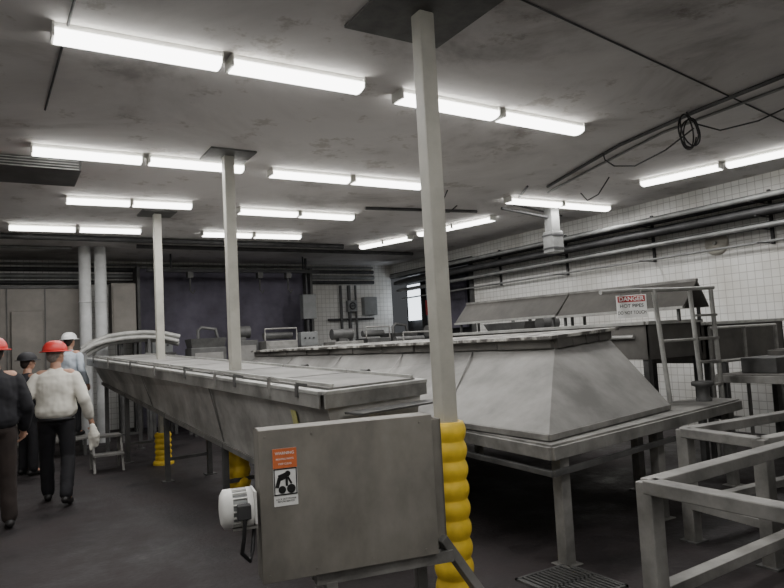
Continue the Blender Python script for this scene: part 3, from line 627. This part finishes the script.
def person(loc,rz,scale,label,shirt,trouser,shoe,pose,hat=None,hair=None,head_turn=0,belt=True,loose=0.0):
    J=dict(pose); body=[]; sh=1.44; L_=loose
    body+=[('e',(0,0,.98),(.165,.115,.13)),('e',(0,.0,1.15),(.145,.105,.16)),('e',(0,0,1.32),(.165,.115,.15)),('c',(-.15,0,sh-.01),(.15,0,sh-.01),.055,.055),('c',(0,-.005,1.42),(0,.01,1.54),.062,.056)]
    ct=math.cos(head_turn); st_=math.sin(head_turn)
    def hd(x,y,z): return (x*ct-y*st_,.015+x*st_+y*ct,z)
    body+=[('e',hd(0,0,1.655),(.076,.094,.108),(0,0,head_turn)),('e',hd(0,.035,1.60),(.058,.060,.062),(0,0,head_turn)),
           ('c',hd(0,.092,1.655),hd(0,.112,1.632),.010,.014),('e',hd(.077,-.005,1.645),(.012,.02,.03),(0,0,head_turn)),('e',hd(-.077,-.005,1.645),(.012,.02,.03),(0,0,head_turn)),('c',hd(-.02,.094,1.603),hd(.02,.094,1.603),.008,.008)]
    shirtb=[('t',[(.945,.172,.128,0),(.975,.182+L_,.134+L_,0),(1.02,.192+L_*1.3,.142+L_*1.2,0),(1.12,.184+L_,.136+L_,0),(1.24,.190+L_,.138+L_*.8,-.004),(1.34,.200+L_*.6,.138+L_*.5,-.006),(1.42,.185,.115,-.006),(1.455,.13,.085,-.004),(1.475,.085,.07,0),(1.50,.07,.062,.003)])]
    shirtb+=[('c',(-.17,0,sh-.055),(.17,0,sh-.055),.066,.066)]
    legsb=[('e',(0,0,.94),(.174,.128,.12))]
    for s,k in ((-1,'L'),(1,'R')):
        S0=V(s*.195,0,sh-.055); E=V(*J['elb'+k]); Wr=V(*J['wri'+k])
        body+=[('c',S0,E,.048,.038),('c',E,Wr,.038,.026)]
        shirtb+=[('c',S0,E,.066+L_*.3,.056+L_*.5),('c',E,lp(E,Wr,.90),.056+L_*.5,.046+L_*.3),('c',lp(E,Wr,.90),lp(E,Wr,.96),.036,.036)]
        d=(Wr-E).normalized(); side=V(1,0,0)*(-s); fw=V(0,1,0)
        body+=[('c',Wr,Wr+d*.08,.026,.030),('c',Wr+d*.04+fw*.02,Wr+d*.08+fw*.022,.016,.016),('c',Wr+d*.04-fw*.02,Wr+d*.08-fw*.022,.016,.016)]
        for fi,(off,ln) in enumerate(((.033,.068),(.012,.078),(-.011,.072),(-.033,.056))):
            a0=Wr+d*.085+fw*off; a1=a0+d*ln*.5+side*.010; a2=a1+d*ln*.35+side*.026; a3=a2+d*ln*.1+side*.02
            body+=[('c',a0,a1,.0105,.0095),('c',a1,a2,.0095,.0085),('c',a2,a3,.0085,.008)]
        t0=Wr+d*.025+fw*.025; t1=t0+d*.03+fw*.028+side*.008; t2=t1+d*.032+fw*.006+side*.012
        body+=[('c',t0,t1,.014,.012),('c',t1,t2,.012,.010)]
        Hp=V(s*.095,0,.92); Kn=V(*J['kne'+k]); An=V(*J['ank'+k]); toe=V(*J['toe'+k])
        body+=[('c',Hp,Kn,.082,.052),('c',Kn,lp(Kn,An,.35),.052,.055),('c',lp(Kn,An,.35),An,.055,.036),('c',An,toe,.038,.03)]
        legsb+=[('c',Hp,Kn,.102,.078),('c',Kn,An+V(0,0,.02),.078,.070)]
    root=remeshed('person',body,.0075,skin,3)
    root.location=loc; root.rotation_euler=(0,0,rz); root.scale=(scale,)*3
    root['label']=label; root['category']='person'
    def child(o):
        o.parent=root; return o
    child(remeshed('shirt',shirtb,.010,shirt,5,disp=.022,ns=.10)); child(remeshed('trousers',legsb,.012,trouser,5,disp=.014))
    for k in 'LR':
        An=V(*J['ank'+k]); toe=V(*J['toe'+k]); d=(toe-An); 
        heel=An-V(d.x,d.y,0).normalized()*.05; heel.z=An.z-.035
        child(remeshed('shoe',[('c',An+V(0,0,.03),An+V(0,0,-.01),.05,.05),('c',heel,toe+V(0,0,0),.042,.04)],.01,shoe,3))
    if belt: 
        me=MB().lathe((0,0,0),[(.184,.915),(.192,.915),(.192,.95),(.184,.95)],n=28,cap=False).mesh('belt'); me.materials.append(black)
        for v in me.vertices: v.co.y*=.76
        o=bpy.data.objects.new('belt',me); COL.objects.link(o); child(o)
    for x in (-.03,.03): 
        me=MB().lathe(hd(x,.085,1.665),[(.003,-.008),(.010,-.004),(.011,0),(.008,.006),(.002,.009)],n=10).mesh('eye'); me.materials.append(ink); o=bpy.data.objects.new('eye',me); COL.objects.link(o); child(o)
    if hair:
        child(remeshed('hair',[('e',hd(0,-.022,1.675),(.084,.086,.100),(0,0,head_turn)),('e',hd(0,-.05,1.63),(.066,.055,.07),(0,0,head_turn))],.01,hair,2))
    if hat:
        hm=MB(); cz=1.70
        hm.lathe((0,0,0),[(.118,cz-.01),(.122,cz),(.118,cz+.03),(.106,cz+.06),(.08,cz+.09),(.045,cz+.108),(.0,cz+.112)],n=26,cap=False)
        me=hm.mesh('hard_hat'); me.materials.append(hat); 
        for v in me.vertices: v.co.y*=1.15; 
        o=bpy.data.objects.new('hard_hat',me); COL.objects.link(o); child(o); o.location=hd(0,-.01,0); o.rotation_euler=(0,0,head_turn)
        md=o.modifiers.new('s','SOLIDIFY'); md.thickness=.006; md.offset=-1
        br=MB().lathe((0,.0,0),[(.112,cz-.012),(.150,cz-.018),(.150,cz-.010),(.112,cz-.004)],n=26,cap=False)
        me=br.mesh('hat_brim'); me.materials.append(hat)
        for v in me.vertices:
            v.co.y*=1.12 
            if v.co.y>.05 and v.co.z<cz: v.co.y+=.025
        b=bpy.data.objects.new('hat_brim',me); COL.objects.link(b); b.parent=o
    return root
walk=dict(elbL=(-.31,-.06,1.14),wriL=(-.35,.06,.91),elbR=(.29,-.07,1.14),wriR=(.34,.05,.91),
 kneL=(-.12,.12,.50),ankL=(-.125,.19,.085),toeL=(-.14,.33,.04),kneR=(.11,.02,.50),ankR=(.12,-.24,.12),toeR=(.14,-.11,.04))
standp=dict(elbL=(-.27,-.05,1.13),wriL=(-.27,.08,.90),elbR=(.27,-.05,1.13),wriR=(.27,.1,.90),
 kneL=(-.11,.02,.49),ankL=(-.12,0,.085),toeL=(-.14,.14,.04),kneR=(.11,.02,.49),ankR=(.12,0,.085),toeR=(.14,.14,.04))
sh_white=mat('white_shirt_cloth',(.70,.68,.61),.9,0,.10,5,.15)
sh_black=mat('black_jacket_cloth',(.014,.014,.018),.9,0,.3,9,.1)
sh_grey=mat('charcoal_cloth',(.03,.03,.038),.9,0,.3,9,.1)
sh_blue=mat('pale_blue_shirt_cloth',(.50,.56,.63),.9,0,.12,9,.1)
tr_black=mat('black_trouser_cloth',(.010,.010,.013),.85,0,.3,9,.1)
tr_brown=mat('dark_brown_trouser_cloth',(.03,.021,.018),.85,0,.3,9,.1)
hat_red=mat('red_hat_plastic',(.60,.04,.035),.4,0,.08,9)
hat_white=mat('white_hat_plastic',(.80,.80,.80),.4,0,.05,9)
hair_d=mat('dark_hair',(.03,.02,.015),.7,0,.4,40,.3); hair_g=mat('grey_hair',(.22,.19,.17),.7,0,.4,40,.3)
shoe=mat('black_shoe_leather',(.015,.014,.014),.45,0,.3,9)
person((.55,8.6,0),math.radians(-12),1.03,'person in loose white shirt, red hard hat and black trousers walking',sh_white,tr_black,shoe,walk,hat=hat_red,hair=hair_g,head_turn=math.radians(-35),loose=.02)
person((-.06,7.7,0),math.radians(10),1.05,'person in black jacket, red hard hat and dark trousers standing',sh_black,tr_brown,shoe,standp,hat=hat_red,hair=hair_d,belt=False,loose=.02)
person((.33,11.0,0),math.radians(-60),.98,'person in dark clothes and dark cap',sh_grey,tr_black,shoe,standp,hat=mat('dark_cap',(.03,.03,.035),.7),hair=hair_d,belt=False)
person((1.03,12.75,.31),math.radians(-40),.99,'person in pale blue shirt and white hard hat standing on platform',sh_blue,tr_black,shoe,standp,hat=hat_white,hair=hair_d,belt=False,loose=.01)
T=Thing('white_cloth','crumpled white cloth hanging from a hand','cloth',(.925,8.55,.84))
o=remeshed('cloth_body',[('c',(0,.0,.0),(0.02,0,-.12),.03,.055),('c',(.02,0,-.1),(.03,.02,-.22),.055,.04),('c',(-.02,0.02,-.1),(-.02,.01,-.27),.03,.018)],.008,sh_white,2,disp=.015,ns=.05)
o.parent=T.e; T.parts.append(o)
